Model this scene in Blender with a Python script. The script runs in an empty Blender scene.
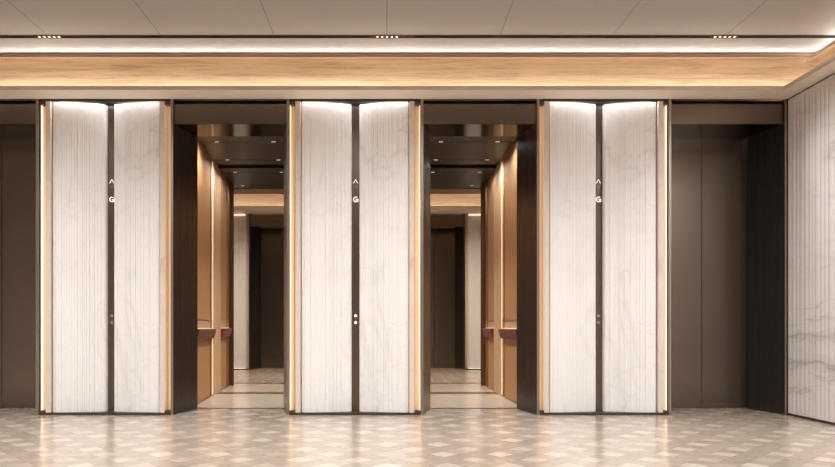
import bpy, bmesh, math, random
from mathutils import Vector

# ------------------------------------------------------------------ scene basics
K = 0.011                  # metres per design unit (1 unit = 1 px at the front plane of the piers)
F = 681.0                  # camera distance to the front plane, design units
EYE = 89.0                 # eye height, design units
sc = bpy.context.scene
C = sc.collection
rnd = random.Random(7)

sc.view_settings.view_transform = 'Standard'
sc.view_settings.look = 'None'
sc.view_settings.exposure = 0.0
sc.view_settings.gamma = 1.0
sc.view_settings.use_curve_mapping = False
sc.cycles.use_denoising = True
sc.cycles.max_bounces = 10
sc.cycles.diffuse_bounces = 5
sc.cycles.glossy_bounces = 6
sc.cycles.sample_clamp_indirect = 6.0

# ------------------------------------------------------------------ materials
def lin(c):
    return tuple(((x / 255) / 12.92 if x / 255 <= .04045 else ((x / 255 + .055) / 1.055) ** 2.4) for x in c) + (1.0,)

class NT:
    def __init__(s, name):
        s.m = bpy.data.materials.new(name); s.m.use_nodes = True
        s.t = s.m.node_tree; s.t.nodes.clear()
        s.out = s.n('ShaderNodeOutputMaterial')
        s.b = s.n('ShaderNodeBsdfPrincipled')
        s.l(s.b.outputs[0], s.out.inputs[0])
    def n(s, kind, **kw):
        nd = s.t.nodes.new(kind)
        for k, v in kw.items(): setattr(nd, k, v)
        return nd
    def l(s, a, b): s.t.links.new(a, b)
    def val(s, sock, v):
        if hasattr(v, 'links'): s.l(v, sock)
        else: sock.default_value = v
    def math(s, op, a, b=0.0, c=0.0, clamp=False):
        nd = s.n('ShaderNodeMath', operation=op, use_clamp=clamp)
        s.val(nd.inputs[0], a); s.val(nd.inputs[1], b); s.val(nd.inputs[2], c)
        return nd.outputs[0]
    def coord(s, scale=(1, 1, 1), rot=(0, 0, 0), loc=(0, 0, 0), src='Object'):
        tc = s.n('ShaderNodeTexCoord'); mp = s.n('ShaderNodeMapping')
        mp.inputs['Scale'].default_value = scale; mp.inputs['Rotation'].default_value = rot
        mp.inputs['Location'].default_value = loc
        s.l(tc.outputs[src], mp.inputs[0]); return mp.outputs[0]
    def noise(s, vec, scale, detail=4, rough=.5, dist=0.0):
        nd = s.n('ShaderNodeTexNoise'); s.l(vec, nd.inputs['Vector'])
        nd.inputs['Scale'].default_value = scale; nd.inputs['Detail'].default_value = detail
        nd.inputs['Roughness'].default_value = rough; nd.inputs['Distortion'].default_value = dist
        return nd.outputs[0]
    def ramp(s, fac, stops):
        nd = s.n('ShaderNodeValToRGB'); s.l(fac, nd.inputs[0])
        e = nd.color_ramp.elements
        while len(e) > 1: e.remove(e[-1])
        e[0].position, e[0].color = stops[0]
        for p, c in stops[1:]:
            x = e.new(p); x.color = c
        return nd.outputs[0]
    def mix(s, fac, a, b, mode='MIX'):
        nd = s.n('ShaderNodeMix', data_type='RGBA', blend_type=mode)
        s.val(nd.inputs[0], fac); s.val(nd.inputs[6], a); s.val(nd.inputs[7], b)
        return nd.outputs[2]
    def bump(s, h, strength=.2, dist=.002):
        nd = s.n('ShaderNodeBump'); s.l(h, nd.inputs['Height'])
        nd.inputs['Strength'].default_value = strength; nd.inputs['Distance'].default_value = dist
        s.l(nd.outputs[0], s.b.inputs['Normal'])
    def set(s, **kw):
        names = dict(color='Base Color', rough='Roughness', metal='Metallic', spec='Specular IOR Level',
                     coat='Coat Weight', coatr='Coat Roughness', aniso='Anisotropic', sheen='Sheen Weight')
        for k, v in kw.items(): s.val(s.b.inputs[names[k]], v)
        return s

def m_plain(name, rgb, rough=.5, metal=0.0, var=.06, **kw):
    t = NT(name); v = t.noise(t.coord(), 9, 5)
    f = t.math('MULTIPLY_ADD', v, var * 2, 1 - var)
    col = t.mix(1.0, lin(rgb), t.ramp(f, [(0, (0, 0, 0, 1)), (1, (1, 1, 1, 1))]), 'MULTIPLY')
    t.set(color=col, rough=rough, metal=metal, **kw); return t.m

def m_emit(name, rgb, strength):
    t = NT(name); t.set(color=lin(rgb), rough=.6)
    t.b.inputs['Emission Color'].default_value = lin(rgb)
    t.b.inputs['Emission Strength'].default_value = strength
    return t.m

def m_marble(name, rgb, vein_rgb, vs=1.0, amount=.5, seed=0.0, st=(1, 1, .7), dist=.7):
    t = NT(name)
    v = t.coord(scale=st, loc=(seed, seed * .7, seed * .3))
    n1 = t.noise(v, .9 * vs, 6, .5, dist)
    a = t.math('ABSOLUTE', t.math('SUBTRACT', n1, .5))
    thin = t.ramp(a, [(0, (1, 1, 1, 1)), (.006, (.35, .35, .35, 1)), (.03, (0, 0, 0, 1))])
    n2 = t.noise(t.coord(scale=(st[0], st[1], st[2] * 2.2), loc=(3 + seed, 1, 5)), 1.5 * vs, 6, .55, dist * 1.4)
    a2 = t.math('ABSOLUTE', t.math('SUBTRACT', n2, .47))
    thin2 = t.ramp(a2, [(0, (.7, .7, .7, 1)), (.008, (.15, .15, .15, 1)), (.02, (0, 0, 0, 1))])
    mask = t.ramp(t.noise(t.coord(loc=(9 + seed, 2, 1)), .9, 2), [(.42, (0, 0, 0, 1)), (.62, (1, 1, 1, 1))])
    soft = t.ramp(t.noise(t.coord(loc=(1, 7 + seed, 4), scale=(1, 1, 1.6)), 1.6, 5, .6, .5), [(.4, (0, 0, 0, 1)), (.75, (1, 1, 1, 1))])
    f = t.math('MULTIPLY', t.math('MAXIMUM', thin, thin2), t.math('MULTIPLY_ADD', mask, .75, .25))
    f = t.math('ADD', t.math('MULTIPLY', f, amount), t.math('MULTIPLY', soft, amount * .12), clamp=True)
    t.set(color=t.mix(f, lin(rgb), lin(vein_rgb)), rough=.32, spec=.4)
    return t.m

def m_wood(name, dark, mid, light, axis='X', scale=1.0, rough=.45, fig=True):
    t = NT(name)
    sx = {'X': (.32, 9, 9), 'Z': (6, 6, .55), 'Y': (6, .55, 6)}[axis]
    v = t.coord(scale=tuple(a * scale for a in sx))
    n = t.noise(v, 2.2, 8, .62, 1.4 if fig else .4)
    fine = t.noise(t.coord(scale=tuple(a * scale * 6 for a in sx)), 3, 3)
    f = t.math('MULTIPLY_ADD', fine, .35, t.math('MULTIPLY', n, .8))
    col = t.ramp(f, [(.38, lin(dark)), (.54, lin(mid)), (.72, lin(light))])
    t.set(color=col, rough=rough, spec=.35); t.bump(fine, .08)
    return t.m

def m_metal(name, rgb, rough=.3, streak=.1, aniso=.0, metal=1.0):
    t = NT(name)
    s1 = t.noise(t.coord(scale=(60, 60, .25)), 3, 4)
    col = t.mix(t.math('MULTIPLY', s1, .5), lin(tuple(c * .88 for c in rgb)), lin(rgb))
    t.set(color=col, metal=metal, rough=t.math('MULTIPLY_ADD', s1, streak, rough - streak * .5), aniso=aniso)
    return t.m

def m_floor():
    t = NT('polished_stone_mosaic')
    a = 19.5 / math.sqrt(2) * K
    tc = t.n('ShaderNodeTexCoord'); sp = t.n('ShaderNodeSeparateXYZ'); t.l(tc.outputs['Object'], sp.inputs[0])
    x = t.math('SUBTRACT', sp.outputs[0], 1.5 * K); y = t.math('SUBTRACT', sp.outputs[1], (511.5 - F) * K)
    c = 1 / (math.sqrt(2) * a)
    p = t.math('MULTIPLY', t.math('ADD', x, y), c); q = t.math('MULTIPLY', t.math('SUBTRACT', x, y), c)
    rp = t.math('ROUND', p); rq = t.math('ROUND', q)
    ep = t.math('LESS_THAN', t.math('ABSOLUTE', t.math('SUBTRACT', t.math('FLOORED_MODULO', rp, 2.0), 0.0)), .5)
    eq = t.math('LESS_THAN', t.math('FLOORED_MODULO', rq, 2.0), .5)
    light = t.math('MULTIPLY', ep, eq)
    cell = t.n('ShaderNodeCombineXYZ'); t.l(rp, cell.inputs[0]); t.l(rq, cell.inputs[1])
    wn = t.n('ShaderNodeTexWhiteNoise', noise_dimensions='2D'); t.l(cell.outputs[0], wn.inputs['Vector'])
    r = wn.outputs['Value']
    # pairs of the other tiles share a tone along one diagonal, so slabs read as 2x1 strips
    cell2 = t.n('ShaderNodeCombineXYZ'); t.l(t.math('FLOOR', t.math('MULTIPLY', rp, .5)), cell2.inputs[0]); t.l(rq, cell2.inputs[1])
    wn2 = t.n('ShaderNodeTexWhiteNoise', noise_dimensions='2D'); t.l(cell2.outputs[0], wn2.inputs['Vector'])
    dark = t.ramp(wn2.outputs['Value'], [(0, lin((156, 140, 125))), (.5, lin((163, 147, 132))), (1, lin((170, 154, 139)))])
    pale = t.ramp(r, [(0, lin((174, 159, 144))), (.4, lin((181, 166, 152))), (1, lin((192, 178, 164)))])
    col = t.mix(light, dark, pale)
    cl = t.noise(t.coord(), 11.0, 8, .7, .6)
    col = t.mix(1.0, col, t.ramp(cl, [(.3, (.8, .79, .77, 1)), (.68, (1.1, 1.1, 1.1, 1))]), 'MULTIPLY')
    fp = t.math('ABSOLUTE', t.math('SUBTRACT', p, rp)); fq = t.math('ABSOLUTE', t.math('SUBTRACT', q, rq))
    g = t.math('GREATER_THAN', t.math('MAXIMUM', fp, fq), .487)
    col = t.mix(t.math('MULTIPLY', g, .45), col, lin((110, 95, 80)))
    rough = t.math('MULTIPLY_ADD', t.noise(t.coord(), 14, 4), .10, .13)
    t.set(color=col, rough=rough, spec=.5)
    return t.m

def m_ceiling():
    t = NT('woven_ceiling_panel')
    tc = t.n('ShaderNodeTexCoord'); sp = t.n('ShaderNodeSeparateXYZ'); t.l(tc.outputs['Object'], sp.inputs[0])
    w = 109.3 * K
    u = t.math('DIVIDE', t.math('SUBTRACT', sp.outputs[0], 1.7 * K), w)
    d = t.math('ABSOLUTE', t.math('SUBTRACT', u, t.math('ROUND', u)))
    seam = t.math('LESS_THAN', d, .0034)
    weave = t.noise(t.coord(scale=(90, 30, 90)), 4, 3)
    base = t.ramp(weave, [(.3, lin((166, 160, 154))), (.7, lin((178, 172, 166)))])
    t.set(color=t.mix(t.math('MULTIPLY', seam, .55), base, lin((70, 58, 48))), rough=.85, spec=.2)
    return t.m

def m_weave():
    t = NT('woven_straw_panel')
    a = t.n('ShaderNodeTexWave', wave_type='BANDS', bands_direction='DIAGONAL')
    t.l(t.coord(scale=(1, 1, 1)), a.inputs[0]); a.inputs['Scale'].default_value = 26; a.inputs['Distortion'].default_value = 1.2
    a.inputs['Detail'].default_value = 2
    fine = t.noise(t.coord(scale=(30, 30, 120)), 3, 3)
    f = t.math('MULTIPLY_ADD', fine, .4, t.math('MULTIPLY', a.outputs[1], .5))
    t.set(color=t.ramp(f, [(.2, lin((158, 112, 68))), (.7, lin((200, 154, 104)))]), rough=.55, spec=.3)
    t.bump(fine, .12)
    return t.m

M = dict(
    marble=m_marble('white_veined_marble', (240, 237, 234), (176, 164, 156), 1.0, .38, 0.0),
    marble_wall=m_marble('white_veined_marble_wall', (228, 220, 215), (138, 124, 119), .8, .6, 4.0, (1, .3, .9), .25),
    marble_warm=m_marble('warm_edge_marble', (222, 206, 195), (160, 134, 120), 1.3, .4, 2.0),
    bronze=m_metal('brushed_bronze', (134, 121, 110), .34, .1, .35),
    door=m_metal('brushed_door_bronze', (132, 119, 107), .24, .1, .35, .85),
    jamb=m_metal('dark_polished_bronze', (68, 62, 57), .28, .06, .2, .45),
    trim=m_metal('edge_trim_bronze', (182, 168, 157), .38, .08),
    mirror_bronze=m_metal('mirror_bronze', (104, 95, 86), .1, .02),
    black=m_plain('black_shadow_gap', (24, 19, 16), .7),
    plinth=m_plain('dark_brown_plinth', (58, 42, 34), .45),
    soffit=m_plain('champagne_lacquer_lit', (248, 236, 222), .5, var=.02),  # paler copy of the lip lacquer: glow under the soffit put into the colour
    lip=m_plain('champagne_lacquer_shaded', (208, 190, 174), .5, var=.02),  # same lacquer, darkened for the shade on the upright lip
    ceiling=m_ceiling(),
    border=m_plain('pale_ceiling_board', (150, 141, 133), .85, var=.03),
    slot=m_plain('dark_lighting_slot', (58, 40, 28), .6),
    ledge=m_plain('grey_beige_ledge', (160, 138, 120), .5, var=.02),
    oak=m_wood('light_oak_veneer', (166, 136, 106), (198, 169, 136), (214, 188, 157), 'X'),
    oak_y=m_wood('light_oak_veneer_side', (166, 136, 106), (198, 169, 136), (214, 188, 157), 'Y'),
    oak_z=m_wood('pale_oak_column', (186, 146, 106), (205, 168, 126), (218, 184, 144), 'Z'),
    weave=m_weave(),
    frame=m_wood('brown_wood_frame', (110, 70, 40), (134, 88, 52), (150, 102, 62), 'Z'),
    darkwood=m_wood('dark_brown_wood', (84, 56, 36), (100, 68, 44), (114, 80, 54), 'Z'),
    leather=m_plain('burgundy_leather', (108, 46, 40), .42),
    rear_brown=m_plain('lintel_reflection_brown', (140, 110, 90), .5),  # brown reflection on the bronze underside put in as flat colour
    niche=m_plain('tan_rail_shelf', (196, 160, 122), .4),
    channel=m_emit('channel_back_glow', (222, 190, 152), .05),  # strip light falling on the channel back added as faint emission
    channel_cap=m_plain('brown_channel_cap', (84, 56, 34), .5),
    car_ceiling=m_plain('dark_satin_ceiling', (72, 63, 58), .38, metal=.6),
    floor=m_floor(),
    sill=m_plain('dark_sill_metal', (96, 72, 56), .35, metal=.5),
    car_floor=m_plain('pale_stone_car_floor', (178, 161, 143), .22, var=.1),
    plaster=m_plain('warm_plaster', (226, 214, 202), .7),
    led=m_emit('warm_led', (255, 240, 212), 1.3),
    led_core=m_emit('warm_led_core', (255, 232, 190), .55),
    lamp=m_emit('spot_lamp', (255, 240, 222), .85),
    car_lamp=m_emit('car_lamp', (255, 240, 225), 2.2),
    glyph=m_emit('lit_white_glyph', (255, 252, 248), .8),
    glyph_dim=m_plain('unlit_tan_glyph', (168, 146, 122), .5),
    button=m_emit('lit_call_button', (250, 226, 200), .85),
    button_dim=m_plain('unlit_call_button', (178, 152, 134), .45),
)

# ------------------------------------------------------------------ object helpers (all numbers in design units)
class MB:
    def __init__(s): s.bm = bmesh.new()
    def prism(s, pts, z0, z1):
        """closed polygon in plan, extruded from z0 to z1"""
        b = s.bm
        lo = [b.verts.new((p[0], p[1], z0)) for p in pts]; hi = [b.verts.new((p[0], p[1], z1)) for p in pts]
        n = len(pts)
        b.faces.new(lo); b.faces.new(hi)
        for i in range(n): b.faces.new((lo[i], lo[(i + 1) % n], hi[(i + 1) % n], hi[i]))
        return s
    def box(s, x0, x1, y0, y1, z0, z1, fx=None):
        pts = [(x0, y0), (x1, y0), (x1, y1), (x0, y1)]
        if fx: pts = [(fx(x, y), y) for x, y in pts]
        return s.prism(pts, z0, z1)
    def section_x(s, yz, x0, x1, fx=None):
        """profile in the y-z plane swept along x"""
        b = s.bm; fx = fx or (lambda x, y: x)
        A = [b.verts.new((fx(x0, y), y, z)) for y, z in yz]; B = [b.verts.new((fx(x1, y), y, z)) for y, z in yz]
        n = len(yz); b.faces.new(A); b.faces.new(B)
        for i in range(n): b.faces.new((A[i], A[(i + 1) % n], B[(i + 1) % n], B[i]))
        return s
    def section_y(s, xz, y0, y1, fx=None):
        b = s.bm; fx = fx or (lambda x, y: x)
        A = [b.verts.new((fx(x, y0), y0, z)) for x, z in xz]; B = [b.verts.new((fx(x, y1), y1, z)) for x, z in xz]
        n = len(xz); b.faces.new(A); b.faces.new(B)
        for i in range(n): b.faces.new((A[i], A[(i + 1) % n], B[(i + 1) % n], B[i]))
        return s
    def strip_xz(s, quads, y0, y1):
        """flat shapes in the x-z plane with thickness in y"""
        b = s.bm
        for q in quads:
            A = [b.verts.new((x, y0, z)) for x, z in q]; B = [b.verts.new((x, y1, z)) for x, z in q]
            n = len(q); b.faces.new(A); b.faces.new(B)
            for i in range(n): b.faces.new((A[i], A[(i + 1) % n], B[(i + 1) % n], B[i]))
        return s
    def build(s, name, mat, parent=None, origin=None, bevel=0, smooth=False):
        b = s.bm
        bmesh.ops.recalc_face_normals(b, faces=b.faces)
        o3 = Vector(origin if origin else (parent['_o'] if parent is not None else (0, 0, 0)))
        for v in b.verts: v.co = (v.co - o3) * K
        me = bpy.data.meshes.new(name); b.to_mesh(me); b.free()
        me.materials.append(mat)
        o = bpy.data.objects.new(name, me); C.objects.link(o); o['_o'] = list(o3)
        if parent is not None: o.parent = parent
        else: o.location = o3 * K
        if bevel:
            md = o.modifiers.new('bevel', 'BEVEL'); md.width = bevel * K; md.segments = 2; md.limit_method = 'ANGLE'
        return o

def thing(name, label, cat, o=(0, 0, 0), group=None, kind=None):
    e = bpy.data.objects.new(name, None); C.objects.link(e)
    e.location = Vector(o) * K; e['_o'] = list(o); e.empty_display_size = .1
    e['label'] = label; e['category'] = cat
    if group: e['group'] = group
    if kind: e['kind'] = kind
    return e

def struct(o, label=None, cat=None):
    o['kind'] = 'structure'
    if label: o['label'] = label; o['category'] = cat
    return o

def light(name, kind, loc, energy, color, size=None, size_y=None, rot=(0, 0, 0), spot=None, blend=1.0, spread=None, parent=None):
    d = bpy.data.lights.new(name, kind); d.energy = energy; d.color = color
    if kind == 'AREA':
        d.shape = 'RECTANGLE'; d.size = size * K; d.size_y = size_y * K
        if spread: d.spread = math.radians(spread)
    if kind == 'SPOT':
        d.spot_size = math.radians(spot); d.spot_blend = blend; d.shadow_soft_size = (size or 2) * K
    o = bpy.data.objects.new(name, d); C.objects.link(o)
    o.location = Vector(loc) * K; o.rotation_euler = rot
    return o

COVE = (1.0, .955, .89); COOL = (.965, .985, 1.0); WARM = (1.0, .80, .58); WARM2 = (1.0, .87, .72); NEUT = (.99, 1.0, 1.0)
PI = math.pi

# ------------------------------------------------------------------ heights and planes
Z_SOFFIT, Z_HEAD, Z_PANEL, Z_CEIL = 316.0, 292.0, 314.5, 368.5
Z_LIP = 319.8
Y_DOOR, Y_JAMB = 57.5, 50.0
X_WALL = 402.5            # right marble wall
X_LEFT = -1150.0           # the lobby's left end, outside the frame
Y_BACK = -900.0           # wall behind the camera
PIERS = [-280.3, -30.15, 219.0]
BAYS = [(-155.0, 'a'), (95.1, 'b')]

# ------------------------------------------------------------------ shell
fl = MB().box(X_LEFT - 10, 900, Y_BACK - 10, 900, -4, 0).build('floor', M['floor']); struct(fl)

# ceiling: main woven panels, dark lighting slot, pale border strip beside the cove
ce = MB().box(X_LEFT - 10, 470, Y_BACK, -24.0, Z_CEIL + 1.5, Z_CEIL + 6).build('ceiling', M['ceiling']); struct(ce)
MB().section_x([(-24, Z_CEIL + 1.5), (-20.2, Z_CEIL + 1.5), (-20.2, Z_CEIL), (-19.4, Z_CEIL), (-19.4, Z_CEIL + 6), (-24, Z_CEIL + 6)], X_LEFT - 10, 470).build('lighting_slot', M['slot'], ce, origin=(0, 0, 0))
MB().box(X_LEFT - 10, 470, -19.4, 24, Z_CEIL, Z_CEIL + 6).build('border_strip', M['border'], ce, origin=(0, 0, 0))

# soffit slab with upturned lip, along the lift wall and along the right wall
LX, LY = 384.5, -26.0
s = MB()
s.section_x([(LY, Z_SOFFIT), (-.1, Z_SOFFIT), (-.1, 326.2), (40, 326.2), (40, 327.2), (-1.1, 327.2), (-1.1, Z_SOFFIT + 2.6), (LY, Z_SOFFIT + 2.6)], X_LEFT - 5, LX)
sof = s.build('trim_1', M['soffit']); struct(sof)
s = MB()
s.section_y([(LX, Z_SOFFIT), (X_WALL + 3, Z_SOFFIT), (460, Z_SOFFIT + 1.5), (460, Z_SOFFIT + 2.6), (LX, Z_SOFFIT + 2.6)], Y_BACK, LY)
s.box(LX, X_WALL + 3, LY, -.1, Z_SOFFIT, Z_SOFFIT + 2.6)
so2 = s.build('trim_2', M['soffit']); struct(so2)

struct(MB().box(X_LEFT - 5, LX, LY - .5, LY + .9, Z_SOFFIT + .05, Z_LIP).build('trim_11', M['lip']))
struct(MB().box(LX - .5, LX + .9, Y_BACK, LY - .5, Z_SOFFIT + .05, Z_LIP).build('trim_12', M['lip']))

# oak fascia in the cove and ledge with the upper light
WY, WX = 17.5, 443.0
struct(MB().box(X_LEFT - 5, WX, WY, WY + 4, Z_SOFFIT + 2.7, Z_CEIL).build('trim_3', M['oak']))
struct(MB().box(WX, WX + 4, Y_BACK, WY + 4, Z_SOFFIT + 2.7, Z_CEIL).build('trim_4', M['oak_y']))
P = 12.0
ledge_p = [(WY - P + .9, 360.2), (WY, 363.6), (WY, 364.3), (WY - P + .9, 360.9)]
struct(MB().section_x(ledge_p, X_LEFT - 5, WX - P).build('trim_5', M['oak']))
struct(MB().section_y([(WX - (WY - y), z) for y, z in ledge_p], Y_BACK, WY).build('trim_6', M['oak_y']))
struct(MB().box(X_LEFT - 5, WX - P, WY - P, WY - P + .9, 360.0, 362.3).build('trim_13', M['ledge']))
struct(MB().box(WX - P, WX - P + .9, Y_BACK, WY - P + .9, 360.0, 362.3).build('trim_14', M['ledge']))

# unseen sides of the lobby
struct(MB().box(X_LEFT - 14, X_LEFT - 10, Y_BACK, 60, 0, Z_CEIL).build('wall_left', M['plaster']))
struct(MB().box(X_LEFT - 14, 470, Y_BACK - 4, Y_BACK, 0, Z_CEIL + 6).build('wall_behind', M['plaster']))

# ------------------------------------------------------------------ fluted marble
def flute_profile(pts, wmin, wmax, depth, rng, side=-1, seg=5, gs=1.0):
    """pts: polyline in plan; returns it scalloped with convex reeds bulging to `side`"""
    L = [0]
    for a, b in zip(pts, pts[1:]): L.append(L[-1] + math.dist(a, b))
    def at(d):
        for i in range(len(L) - 1):
            if d <= L[i + 1] or i == len(L) - 2:
                f = (d - L[i]) / (L[i + 1] - L[i]); a, b = pts[i], pts[i + 1]
                tx, ty = (b[0] - a[0]) / (L[i + 1] - L[i]), (b[1] - a[1]) / (L[i + 1] - L[i])
                return (a[0] + (b[0] - a[0]) * f, a[1] + (b[1] - a[1]) * f), (ty, -tx)
    edges = [0.0]
    while edges[-1] < L[-1] - wmin * .8:
        edges.append(edges[-1] + rng.uniform(wmin, wmax))
    k = L[-1] / edges[-1]; edges = [e * k for e in edges]
    out = []
    for e0, e1 in zip(edges, edges[1:]):
        w_ = e1 - e0; gd = gs * rng.choice((.15, .3, .5, .9, 1.2))
        for j in range(seg + 1):
            f = j / seg
            if j == 0: f = .12 / w_
            if j == seg: f = 1 - .12 / w_
            if j == 0:
                p, n = at(e0); out.append((p[0] + n[0] * gd * side, p[1] + n[1] * gd * side))
            p, n = at(e0 + w_ * f)
            h = depth * w_ * math.sin(PI * f) ** .7
            out.append((p[0] - n[0] * h * side, p[1] - n[1] * h * side))
    out.append(at(L[-1])[0])
    return out

# right wall
prof = flute_profile([(X_WALL, -.9), (X_WALL, -560)], 4.6, 8.5, .06, random.Random(3), side=-1, seg=6, gs=.3)
ok = prof[3][0] < X_WALL
if not ok: prof = [(2 * X_WALL - x, y) for x, y in prof]
wr = MB().prism(prof + [(X_WALL + 8, -560), (X_WALL + 8, -.9)], 2.4, Z_SOFFIT - 1.6).build('wall_right', M['marble_wall'], origin=(X_WALL, 0, 0)); struct(wr)
struct(MB().box(X_WALL + 3, X_WALL + 10, Y_BACK, -560, 0, Z_SOFFIT).build('wall_right_end', M['plaster']))
struct(MB().box(X_WALL - .5, X_WALL + 8, -560, -.2, 0, 2.4).build('baseboard_right', M['plinth']))
struct(MB().box(X_WALL + .6, X_WALL + 8, -560, -.2, Z_SOFFIT - 1.6, Z_SOFFIT - .1).build('trim_7', M['black']))
struct(MB().box(X_WALL - .9, X_WALL + 8, -.85, 0.2, 0, Z_SOFFIT - .1).build('trim_8', M['black']))

# ------------------------------------------------------------------ glyph shapes
def chevron(cx, cz, w, h, th, up=True):
    sgn = 1 if up else -1
    t = (cx, cz + sgn * h / 2); l = (cx - w / 2, cz - sgn * h / 2); r = (cx + w / 2, cz - sgn * h / 2)
    ti = (cx, t[1] - sgn * th * 1.35)
    li = (cx - w / 2 + th * .95, l[1]); ri = (cx + w / 2 - th * .95, r[1])
    return [[l, t, ti, li], [t, r, ri, ti]]

def letter_g(cx, cz, R, th):
    q = []; n = 18; a0, a1 = math.radians(42), math.radians(350)
    for i in range(n):
        a = a0 + (a1 - a0) * i / n; b = a0 + (a1 - a0) * (i + 1) / n
        q.append([(cx + R * .92 * math.cos(a), cz + R * math.sin(a)), (cx + R * .92 * math.cos(b), cz + R * math.sin(b)),
                  (cx + (R - th) * .9 * math.cos(b), cz + (R - th) * math.sin(b)), (cx + (R - th) * .9 * math.cos(a), cz + (R - th) * math.sin(a))])
    q.append([(cx + .1, cz + .1), (cx + R * .92, cz + .1), (cx + R * .92, cz - th * .8), (cx + .1, cz - th * .8)])
    q.append([(cx + R * .92 - th, cz), (cx + R * .92, cz), (cx + R * .92, cz - R * .9), (cx + R * .92 - th, cz - R * .9)])
    return q

def disc(cx, cz, r, n=16):
    return [[(cx + r * math.cos(2 * PI * i / n), cz + r * math.sin(2 * PI * i / n)) for i in range(n)]]

# ------------------------------------------------------------------ marble piers
def panel_curve(cx, sg):
    """plan of one marble face from its outer edge (sg=-1 left, +1 right) bowing back to the call panel"""
    pts = []
    n = 14
    for i in range(n + 1):
        t = i / n
        pts.append((cx + sg * (53.4 + (6.2 - 53.4) * t), 4.0 + 7.8 * t ** 1.7))
    y0 = pts[-1][1]; x0 = 6.2
    for i in range(1, 5):
        a = i / 4 * PI / 2
        pts.append((cx + sg * (x0 - 2.2 * math.sin(a)), y0 + 2.6 * (1 - math.cos(a)) + .5 * i / 4))
    return pts

def pier(cx, label, hw=65.4, yb=0.0, leds=True, rear=False):
    """hw = half width between the portal trims; yb = front plane"""
    Y = lambda y: yb + y
    t = thing('marble_pier', label, 'pier', (cx, yb, 0), 'marble clad piers between the lift doors' if not rear else None)
    MB().box(cx - hw, cx + hw, Y(0), Y(40), .02, 2.0).build('plinth', M['plinth'], t)
    MB().box(cx - 60, cx + 60, Y(22), Y(40), 2.0, 325).build('core', M['black'], t)
    # black cap: a front lip that hides the downward light over the faces
    MB().box(cx - hw, cx + hw, Y(0), Y(.9), Z_PANEL - .3, 326).prism([(cx - 54, Y(.9)), (cx + 54, Y(.9)), (cx + 30, Y(.9)), (cx + 4, Y(6.6)), (cx - 4, Y(6.6)), (cx - 30, Y(.9))][0:2] + [(cx + 30, Y(1.2)), (cx + 4, Y(6.4)), (cx - 4, Y(6.4)), (cx - 30, Y(1.2))], Z_PANEL - .3, Z_PANEL + .5).box(cx - hw, cx + hw, Y(.9), Y(22), 325, 326).box(cx - hw, cx - 54, Y(.9), Y(22), Z_PANEL, 325).box(cx + 54, cx + hw, Y(.9), Y(22), Z_PANEL, 325).build('top_cap', M['black'], t)
    for sg in (-1, 1):
        pts = panel_curve(cx, sg)
        rng = random.Random(11 if sg < 0 else 12)
        pr = flute_profile(pts, 1.5, 3.6, .05, rng, side=-1 if sg > 0 else 1, seg=5, gs=.62)
        # make sure reeds bulge towards the viewer
        if pr[3][1] > pts[0][1] + .02: pr = flute_profile(pts, 1.5, 3.6, .05, random.Random(11 if sg < 0 else 12), side=1 if sg > 0 else -1, seg=5, gs=.62)
        pr = [(x, y + yb) for x, y in pr]
        back = [(cx + sg * 4.0, Y(21.5)), (cx + sg * 53.4, Y(21.5))]
        MB().prism(pr + back, 2.05, Z_PANEL).build('marble_face', M['marble'], t)
        a, b = sorted((cx + sg * 54.5, cx + sg * 59.6))
        MB().prism([(cx + sg * u, Y(v)) for u, v in ((59.6, .8), (59.6, 21.4), (53.55, 21.4), (53.55, 6.5), (54.6, 6.5), (54.6, .8))], 2.05, Z_PANEL).build('marble_edge', M['marble_warm'], t, bevel=.4)
        a, b = sorted((cx + sg * 59.7, cx + sg * hw))
        ch = MB().box(a, b, Y(7.0), Y(21.5), 2.05, Z_PANEL).build('light_channel', M['channel'], t)
        MB().box(a, b, Y(.9), Y(6.9), Z_PANEL - 3.6, Z_PANEL).build('channel_cap', M['channel_cap'], ch)
        MB().box(a, b, Y(.9), Y(6.9), 2.05, 4.2).build('channel_cap', M['channel_cap'], ch)
        a, b = sorted((cx + sg * (hw - .4), cx + sg * hw))
        MB().box(a, b, Y(3.4), Y(6.7), 4.3, Z_PANEL - 3.7).build('light_strip', M['led'], ch)
        # downward light over each face, hidden behind the lip
        if leds:
            x0, y0 = pts[0]; x1, y1 = pts[14]
            ang = math.atan2(6.2, -sg * 49)
            light('pier_top_light', 'AREA', (cx + sg * 28.7, Y(4.7), 320.6), 2.1, NEUT, 50, 1.2, (0, 0, ang))
    return t

for cx, lab in zip(PIERS, ['fluted marble pier between the left closed door and the left lift car, amber lit edges',
                           'fluted marble pier standing between the two open lift cars',
                           'fluted marble pier nearest the right-hand marble wall, bright strip on its right edge']):
    pier(cx, lab, 64.2 if cx > 200 else 65.4)

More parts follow.
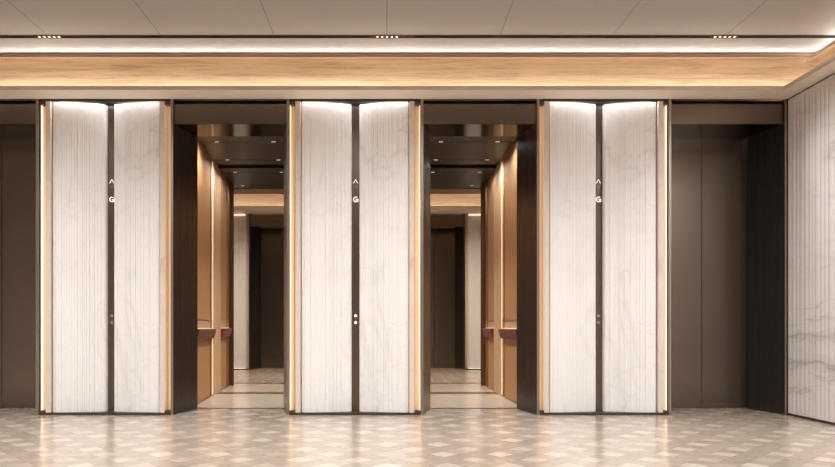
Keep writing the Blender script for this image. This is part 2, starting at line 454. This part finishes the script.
def call_panel(cx, label, lit):
    t = thing('call_panel', label, 'call panel', (cx, 18, 2.0), 'bronze call panels in the piers')
    MB().box(cx - 3.95, cx + 3.95, 18, 21.4, 2.05, Z_PANEL - .3).build('back_plate', M['bronze'], t)
    y0, y1 = 17.6, 18.0
    MB().strip_xz(chevron(cx, EYE + (326 - 181.2) / .974, 5.0, 4.4, .75, True), y0, y1).build('up_arrow', M['glyph'], t)
    MB().strip_xz(chevron(cx, EYE + (326 - 187.0) / .974, 4.6, 3.6, .7, False), y0, y1).build('down_arrow', M['glyph_dim'], t)
    MB().strip_xz(letter_g(cx, EYE + (326 - 199.5) / .974, 2.75, .85), y0, y1).build('floor_letter', M['glyph'], t)
    for yy in (315.8, 322.6):
        MB().strip_xz(disc(cx, EYE + (326 - yy) / .974, 1.45), y0, y1).build('call_button', M['button'] if lit else M['button_dim'], t)
for cx, lab, lit in zip(PIERS, ['tall bronze call panel with lit G in the pier beside the left closed door',
                                'tall bronze call panel with two bright buttons in the pier between the open cars',
                                'tall bronze call panel with lit G in the pier nearest the right wall'], (0, 1, 0)):
    call_panel(cx, lab, lit)

# ------------------------------------------------------------------ portals
def portal(cx, label, hw_f=56.9, hw_b=46.3, cb=None, depth=Y_JAMB, head_back=Y_DOOR, lintel=False):
    cb = cx if cb is None else cb
    t = thing('lift_portal', label, 'door frame', (cx, 0, 0), 'bronze lift portals')
    for sg in (-1, 1):
        x0 = cx + sg * hw_f; x1 = cb + sg * hw_b
        MB().prism([(x0, .4), (x1, depth), (x1 + sg * 2, depth), (x0 + sg * 2.4, .4)], .02, Z_SOFFIT - .2).build('jamb', M['jamb'], t)
        a, b = sorted((cx + sg * 56.7, cx + sg * 59.4))
        MB().box(a + (0 if sg < 0 else 0), b, -.4, .4, .02, Z_SOFFIT - .15).build('edge_trim', M['trim'], t, bevel=.15)
    MB().box(cx - hw_f + .1, cx + hw_f - .1, 3.0, 6.0, Z_HEAD, Z_SOFFIT - 4).box(cx - hw_f + .1, cx + hw_f - .1, 6.0, 9.0, Z_HEAD, Z_SOFFIT - .2).build('header', M['bronze'], t)
    pts = [(cx - hw_f - 1, 3.0), (cx + hw_f + 1, 3.0), (cb + hw_b + 2, head_back), (cb - hw_b - 2, head_back)]
    MB().prism(pts, Z_HEAD - .3, Z_HEAD).build('header_underside', M['mirror_bronze'], t)
    if lintel: MB().box(cb - hw_b - 2, cb + hw_b + 2, 47, 62, Z_HEAD - .3, Z_HEAD + 8).build('lintel', M['car_ceiling'], t)
    return t

portal(-405.8, 'dark bronze portal around the closed lift door at the far left edge of the picture', cb=-411)
portal(-155.0, 'dark bronze portal around the open lift car on the left', head_back=46.8, lintel=True)
portal(95.1, 'dark bronze portal around the open lift car on the right', head_back=46.8, lintel=True)
portal(343.0, 'dark bronze portal around the closed lift door beside the right marble wall')

def lift_door(nm, xs, x0, x1, label):
    t = thing(nm, label, 'lift door', (xs, Y_DOOR, 0), None, 'structure')
    MB().box(x0, xs - .35, Y_DOOR, Y_DOOR + 3, .3, Z_HEAD + 4).build('door_panel', M['door'], t)
    MB().box(xs + .35, x1, Y_DOOR, Y_DOOR + 3, .3, Z_HEAD + 4).build('door_panel', M['door'], t)
    MB().box(x0, x1, Y_DOOR + 3.2, Y_DOOR + 5, .02, Z_HEAD + 4).build('shaft_back', M['black'], t)
lift_door('door_1', -415.5, -470, -358, 'closed bronze lift door at the left edge')
lift_door('door_2', 343.6, 290, 396, 'closed bronze two-leaf lift door beside the right marble wall')

struct(MB().box(X_LEFT - 10, -469, 1, 44, 0, Z_SOFFIT - .2).build('wall_left_front', M['marble_warm']))
# solid wall behind everything above the portals
struct(MB().box(X_LEFT - 10, 470, 40, 44, Z_SOFFIT + 3, Z_CEIL).build('wall_back', M['plaster']))

# ------------------------------------------------------------------ lift cars (rear half is the back mirror's image, built solid)
def car(side, fx, label, xc):
    """side text; fx maps the right-hand car's plan to this car's plan; wall plane X=149.3 is the one seen"""
    Zf = lambda z: z - F                          # depth from camera -> y
    y_f, y_c, y_d, y_e, y_g, y_h = 65.0, Zf(869), Zf(924), Zf(1015), Zf(1039), Zf(1062)
    XW, XO = 149.3, 38.0
    t = thing('lift_car', label, 'lift car', (xc, 75, 0), 'open lift cars')
    g = lambda: MB()
    def bx(x0, x1, y0, y1, z0, z1): return g().box(x0, x1, y0, y1, z0, z1, fx)
    # floor
    bx(50, 140.5, y_f - 8, y_f, .02, .35).build('floor_panel', M['car_floor'], t)
    bx(XO, XW + 1, y_f + .1, Zf(889), .02, .35).build('floor_panel', M['car_floor'], t)
    bx(XO, XW + 3, Zf(913), y_h - 16, .02, .35).build('floor_panel', M['car_floor'], t)
    bx(XO, XW + 3, Zf(889), Zf(913), .02, .4).build('mirror_base_strip', M['sill'], t)  # stands in for the base of the back mirror
    bx(50, 140.5, y_f - 14, y_f - 8, .02, .4).build('door_sill', M['sill'], t)
    bx(XO, XW + 3, y_h - 16, y_h, .02, .4).build('door_sill', M['sill'], t)
    # shell walls
    bx(XW + 1.2, XW + 4, y_f, y_h - 25, .02, 300).build('side_wall', M['frame'], t)
    bx(XO - 3, XO, y_f, y_h, .02, 300).build('side_wall', M['frame'], t)
    bx(XW - 4.4, XW + 4, y_f, y_f + 2, .02, 300).build('front_return', M['jamb'], t)
    # wood panels with frames, front bay and its mirror image as rear bay
    zc = 298.5
    fr_a = Zf(812)
    bx(XW - .2, XW + 1.2, y_f + 2, Zf(850), 1.5, 76).box(XW - .2, XW + 1.2, y_f + 2, Zf(850), 96, zc, fx).build('wood_panel', M['weave'], t)
    bx(XW - 1.0, XW + 1.2, Zf(850.5), Zf(853.5), 1.5, zc).build('panel_frame', M['frame'], t)
    bx(XW - .2, XW + 1.2, Zf(853.6), Zf(866), 1.5, zc).build('edge_board', M['oak_z'], t)
    bx(XW - .2, XW + 1.2, Zf(927), Zf(985), 1.5, 76).box(XW - .2, XW + 1.2, Zf(927), Zf(985), 96, zc, fx).build('wood_panel', M['weave'], t)
    bx(XW - 1.0, XW + 1.2, Zf(985.3), Zf(988), 1.5, zc).build('panel_frame', M['frame'], t)
    bx(XW - .2, XW + 1.2, Zf(988.3), y_e - .4, 1.5, zc).build('edge_board', M['frame'], t)
    bx(XW - .6, XW + 1.2, y_f + 2, Zf(866), .4, 1.4).build('skirting', M['sill'], t)
    bx(XW - .6, XW + 1.2, Zf(927), y_e - .4, .4, 1.4).build('skirting', M['sill'], t)
    # oak column with a light line on either side
    bx(XW - 1.6, XW + 1.2, y_c, y_d, .4, 299).build('column', M['oak_z'], t)
    for a, b in ((y_c - 1.9, y_c - .3), (y_d + .3, y_d + 1.9)):
        bx(XW - .9, XW + .6, a, b, 2, 298).build('light_strip', M['led_core'], t)
    # handrails: shelf recess with a rail that ends in a sloped cheek
    for a, b, end in ((y_f + 2.5, Zf(866), 1), (Zf(928), Zf(1003), 1)):
        bx(XW - .3, XW + 1.2, a, b, 76.2, 95.8).build('rail_recess', M['niche'], t)
        sgn = 1 if fx(1, 0) > fx(0, 0) else -1
        m = g()
        pts_lo = [(XW - 3.4, a), (XW - 3.4, b - 4), (XW - .3, b - 1.5), (XW - .3, a)]
        pts_hi = [(XW - 6.4, a), (XW - 6.4, b - 3), (XW - .3, b), (XW - .3, a)]
        bmm = m.bm
        A = [bmm.verts.new((fx(x, y), y, 73.5)) for x, y in pts_lo]; B = [bmm.verts.new((fx(x, y), y, 85.2)) for x, y in pts_hi]
        bmm.faces.new(A); bmm.faces.new(B)
        for i in range(4): bmm.faces.new((A[i], A[(i + 1) % 4], B[(i + 1) % 4], B[i]))
        r = m.build('handrail', M['leather'], t, bevel=.5)
        bx(XW - 5.6, XW - .4, a, b - 3.5, 85.3, 85.8).build('rail_top', M['niche'], r)
        bx(XW - 1.0, XW - .3, a, b - 1, 95.9, 96.5).build('rail_light_trim', M['trim'], t)
        bx(XW - 1.6, XW - .7, a + 1, b - 6, 86.0, 86.5).build('light_strip', M['led_core'], r)
    # rear portal, mirror image of the front one: flared jambs and lintel
    xr = 142.6
    g().prism([(fx(x, y), y) for x, y in [(xr, y_e), (149.3, y_h), (156, y_h), (156, y_e)]], .02, 300).build('rear_jamb', M['darkwood'], t)
    g().prism([(fx(x, y), y) for x, y in [(47, y_e), (40, y_h), (34, y_h), (34, y_e)]], .02, 300).build('rear_jamb', M['darkwood'], t)
    bx(36, 156, y_g, Zf(1078), 298, 302).build('rear_lintel', M['rear_brown'], t)
    # ceiling: a floating dark panel and its mirror image, two lighting slots each
    def panel(y0, y1, slots):
        cuts = [y0] + [v for s_ in slots for v in (s_ - .8, s_ + .8)] + [y1]
        m = g()
        for i in range(0, len(cuts), 2): m.box(XO, XW - .5, cuts[i], cuts[i + 1], 299, 301, fx)
        p = m.build('ceiling_panel', M['car_ceiling'], t)
        for s_ in slots: bx(XO, XW - .5, s_ - .8, s_ + .8, 300.2, 301).build('ceiling_slot', M['black'], p)
    panel(y_f, Zf(885.5), [Zf(777), Zf(861.5)])
    panel(Zf(906.5), y_g - .3, [Zf(930.5), Zf(1020)])
    bx(XO, XW, y_f, y_h, 303, 304).build('roof', M['black'], t)
    bx(36, XW + 4, y_f - .0, y_f + 1.2, 299 + 2.2, 304).build('front_lintel', M['jamb'], t)
    # paired downlights in the slots
    rows = [(Zf(777), 'front slot', 441, 497.6, .8765), (Zf(861.5), 'second slot', 436, 487, .7905),
            (Zf(930.5), 'third, mirrored slot', 433, 479.6, .7318), (Zf(1020), 'rear, mirrored slot', 428, 472, .6676)]  # the last two rows are mirror images of the ones in front
    for y, nm, ua, ub, s_ in rows:
        for u, w in ((ua, 'left'), (ub, 'right')):
            X = (u - 385) / s_
            if side == 'left': w = 'right' if w == 'left' else 'left'
            d = thing('car_downlight', f'twin recessed downlight, {w} one in the {nm} of the {side} car ceiling', 'downlight', (fx(X, y), y, 299.4), 'downlights in the lift car ceilings')
            cx = fx(X, y)
            front = 'front' in nm or 'second' in nm
            MB().box(cx - 2.6, cx + 2.6, y - .7, y + .7, 299.3, 300.1).build('housing', M['trim'], d)
            for k in (-1.2, 1.2):
                MB().box(cx + k - .9, cx + k + .9, y - .5, y + .5, 299.0, 299.3).build('lamp', M['car_lamp'], d)
            light('car_spot', 'SPOT', (cx, y, 298.5), (230 if abs(X) < 100 else 48) * (1 if front else .5), NEUT, 2, spot=78 if abs(X) < 100 else 160, blend=1)
    return t

car('right', lambda x, y: x, 'wood lined lift car open at right of centre, handrail on its right wall', 95)
car('left', lambda x, y: -x - .0815 * (y + F), 'wood lined lift car open at left of centre, handrail on its left wall', -155)

# ------------------------------------------------------------------ mirror image of the lobby, built solid behind the cars
YR = F / .49 - F          # far wall plane
struct(MB().box(-620, 470, YR + 62, YR + 66, 0, 420).build('wall_mirrored', M['plaster']))
struct(MB().box(-624, -620, 385, YR + 66, 0, 420).build('wall_mirrored_left', M['plaster']))
struct(MB().box(470, 474, 385, YR + 66, 0, 420).build('wall_mirrored_right', M['plaster']))
struct(MB().box(-620, 470, 385, YR + 66, Z_CEIL, Z_CEIL + 6).build('ceiling_mirrored', M['plaster']))
ZS2 = 318.0
m = MB().section_x([(YR - 40, ZS2), (YR + 60, ZS2), (YR + 60, ZS2 + 3), (YR - 38.8, ZS2 + 3), (YR - 38.8, ZS2 + 9), (YR - 40, ZS2 + 9)], -620, 470)
struct(m.build('trim_9', M['soffit']))
struct(MB().box(-620, 470, YR + 14, YR + 18, ZS2 + 3.1, Z_CEIL - .1).build('trim_10', M['oak']))
struct(MB().box(-162.5, 48.5, YR, YR + 60, 0, ZS2 - .1).build('wall_mirrored_middle', M['plaster']))
# mirror image of the lift wall's front, above and between the cars
struct(MB().box(-620, 470, 388, 392, 303, Z_CEIL).build('wall_mirrored_front', M['plaster']))

def mirrored_pier(x0, x1, label, inner):
    """inner=+1: channel and edge are at x1, else at x0"""
    t = thing('marble_pier', label, 'pier', ((x0 + x1) / 2, YR, 0), 'mirror-image marble piers behind the cars')
    e = x1 if inner > 0 else x0
    S = lambda d: e - inner * d
    def b2(a, b, y0, y1, z0, z1): 
        lo, hi = sorted((S(a), S(b))); return MB().box(lo, hi, YR + y0, YR + y1, z0, z1)
    W = abs(x1 - x0)
    b2(0, W, 0, 40, .02, 2).build('plinth', M['plinth'], t)
    b2(0, 2.6, -.4, 40, 2.02, ZS2 - .2).build('edge_trim', M['bronze'], t)
    b2(2.7, 6.6, 6, 40, 2.02, ZS2 - .2).build('light_channel', M['marble_warm'], t)
    b2(6.7, 9.4, .6, 40, 2.02, ZS2 - .2).build('marble_edge', M['marble_warm'], t)
    xs = sorted((S(9.6), S(W)))
    pr = flute_profile([(xs[0], YR + 3), (xs[1], YR + 3)], 2.5, 4.5, .05, random.Random(5), side=-1, seg=4)
    if pr[3][1] > YR + 3: pr = [(x, 2 * (YR + 3) - y) for x, y in pr]
    MB().prism(pr + [(xs[1], YR + 40), (xs[0], YR + 40)], 4.0, ZS2 - 4).build('marble_face', M['marble'], t)
    b2(9.6, W, 1.0, 2.0, 2.02, 3.4).build('base_light', M['lamp'], t)
    b2(9.6, W, 1.2, 2.2, ZS2 - 3.6, ZS2 - .4).build('top_light', M['lamp'], t)
mirrored_pier(-412, -275.5, 'mirror image of a marble pier in the left lift car', 1)
mirrored_pier(161, 298, 'mirror image of a marble pier in the right lift car', -1)

def mirrored_door(nm, x0, x1, flip, label):
    """dark lift door bay in the mirror-image lobby"""
    t = thing(nm, label, 'lift door', ((x0 + x1) / 2, YR, 0), None, 'structure')
    MB().box(x0 + .2, x1 - .2, YR + 1, YR + 5, Z_HEAD, ZS2 - 3).build('header', M['bronze'], t)
    xm = (x0 + x1) / 2
    for sg in (-1, 1):
        xe = x0 if sg < 0 else x1
        MB().prism([(xe - sg * .2, YR + .5), (xe - sg * 12, YR + 50), (xe - sg * 10, YR + 50), (xe - sg * .2, YR + 4)], .02, ZS2 - 3).build('jamb', M['jamb'], t)
        a, b = sorted((xm + sg * .3, xe - sg * 9))
        MB().box(a, b, YR + 56, YR + 59, .02, Z_HEAD + 4).build('door_panel', M['door'], t)
mirrored_door('door_3', -275.3, -162.7, 0, 'mirror image of a dark lift door in the left car')
mirrored_door('door_4', 48.7, 160.8, 0, 'mirror image of a dark lift door in the right car')

# ------------------------------------------------------------------ ceiling spotlights in the slot
for cx, lab in zip((2 - 327, 2, 2 + 327), ['row of five small spot lamps in the ceiling slot over the left marble pier',
                                          'row of five small spot lamps in the ceiling slot over the middle pier',
                                          'row of five small spot lamps in the ceiling slot near the right wall']):
    t = thing('linear_spotlight', lab, 'spotlight', (cx, -22.5, Z_CEIL), 'linear spotlights in the ceiling slot')
    MB().box(cx - 14.5, cx + 14.5, -23.4, -20.3, Z_CEIL + .75, Z_CEIL + 1.4).build('housing', M['slot'], t)
    for k in range(-2, 3):
        MB().box(cx + k * 4.73 - 1.0, cx + k * 4.73 + 1.0, -22.8, -20.8, Z_CEIL + .1, Z_CEIL + .6).build('lamp', M['lamp'], t)

# ------------------------------------------------------------------ lights
for cx in (2 - 981, 2 - 654, 2 - 327, 2, 2 + 327):  # leftmost columns are unseen, added to brighten the left door
    light('slot_spot', 'SPOT', (cx, -22.5, Z_CEIL - 1), 250 if cx == 2 else 120, COOL, 6, spot=88, blend=1.0, rot=(math.radians(-14), 0, 0))
    for y, e in ((-210, 720), (-560, 560)):  # unseen lamp rows, placed so the piers brighten towards the bottom
        light('unseen_ceiling_spot', 'SPOT', (cx, y, Z_CEIL - 1), e * (1.0 if cx == 2 else .92), COOL, 8, spot=148, blend=1.0)
# cove light behind the soffit lip
light('cove_light', 'AREA', ((X_LEFT + 432) / 2, 9, 328.6), 38, COVE, 1580, 4, (PI - .4, 0, 0))
light('cove_light', 'AREA', (434, -300, 328.6), 15, COVE, 4, 620, (0, PI + .4, 0))
# upper ledge light washing the border strip of the ceiling
light('ledge_light', 'AREA', ((X_LEFT + WX) / 2, WY - 5.5, 363.6), 33, NEUT, 1580, 1.0, (PI + .85, 0, 0))
light('ledge_light', 'AREA', (WX - 5.5, -300, 363.6), 14, NEUT, 1.0, 620, (0, PI - .85, 0))
# lamps added for the mirror-image lobby
light('mirrored_cove', 'AREA', (-60, YR + 2, ZS2 + 3.6), 28, COVE, 900, 6, (PI - .3, 0, 0))
for x in (-260, -60, 160):
    light('mirrored_spot', 'SPOT', (x, YR - 190, Z_CEIL - 1), 600, WARM2, 8, spot=140, blend=1.0)

w = bpy.data.worlds.new('world'); sc.world = w; w.use_nodes = True
w.node_tree.nodes['Background'].inputs[0].default_value = (1, .9, .8, 1)
w.node_tree.nodes['Background'].inputs[1].default_value = .05

# ------------------------------------------------------------------ camera
cd = bpy.data.cameras.new('camera'); cam = bpy.data.objects.new('camera', cd); C.objects.link(cam)
cd.sensor_width = 36; cd.sensor_fit = 'HORIZONTAL'; cd.lens = F * 36 / 835
cd.shift_x = (417.5 - 385) / 835; cd.shift_y = (326 - 233.5) / 835
cam.location = (0, -F * K, EYE * K); cam.rotation_euler = (PI / 2, 0, 0)
cd.clip_start = .05; cd.clip_end = 100
sc.camera = cam
for o in bpy.data.objects:
    if '_o' in o: del o['_o']
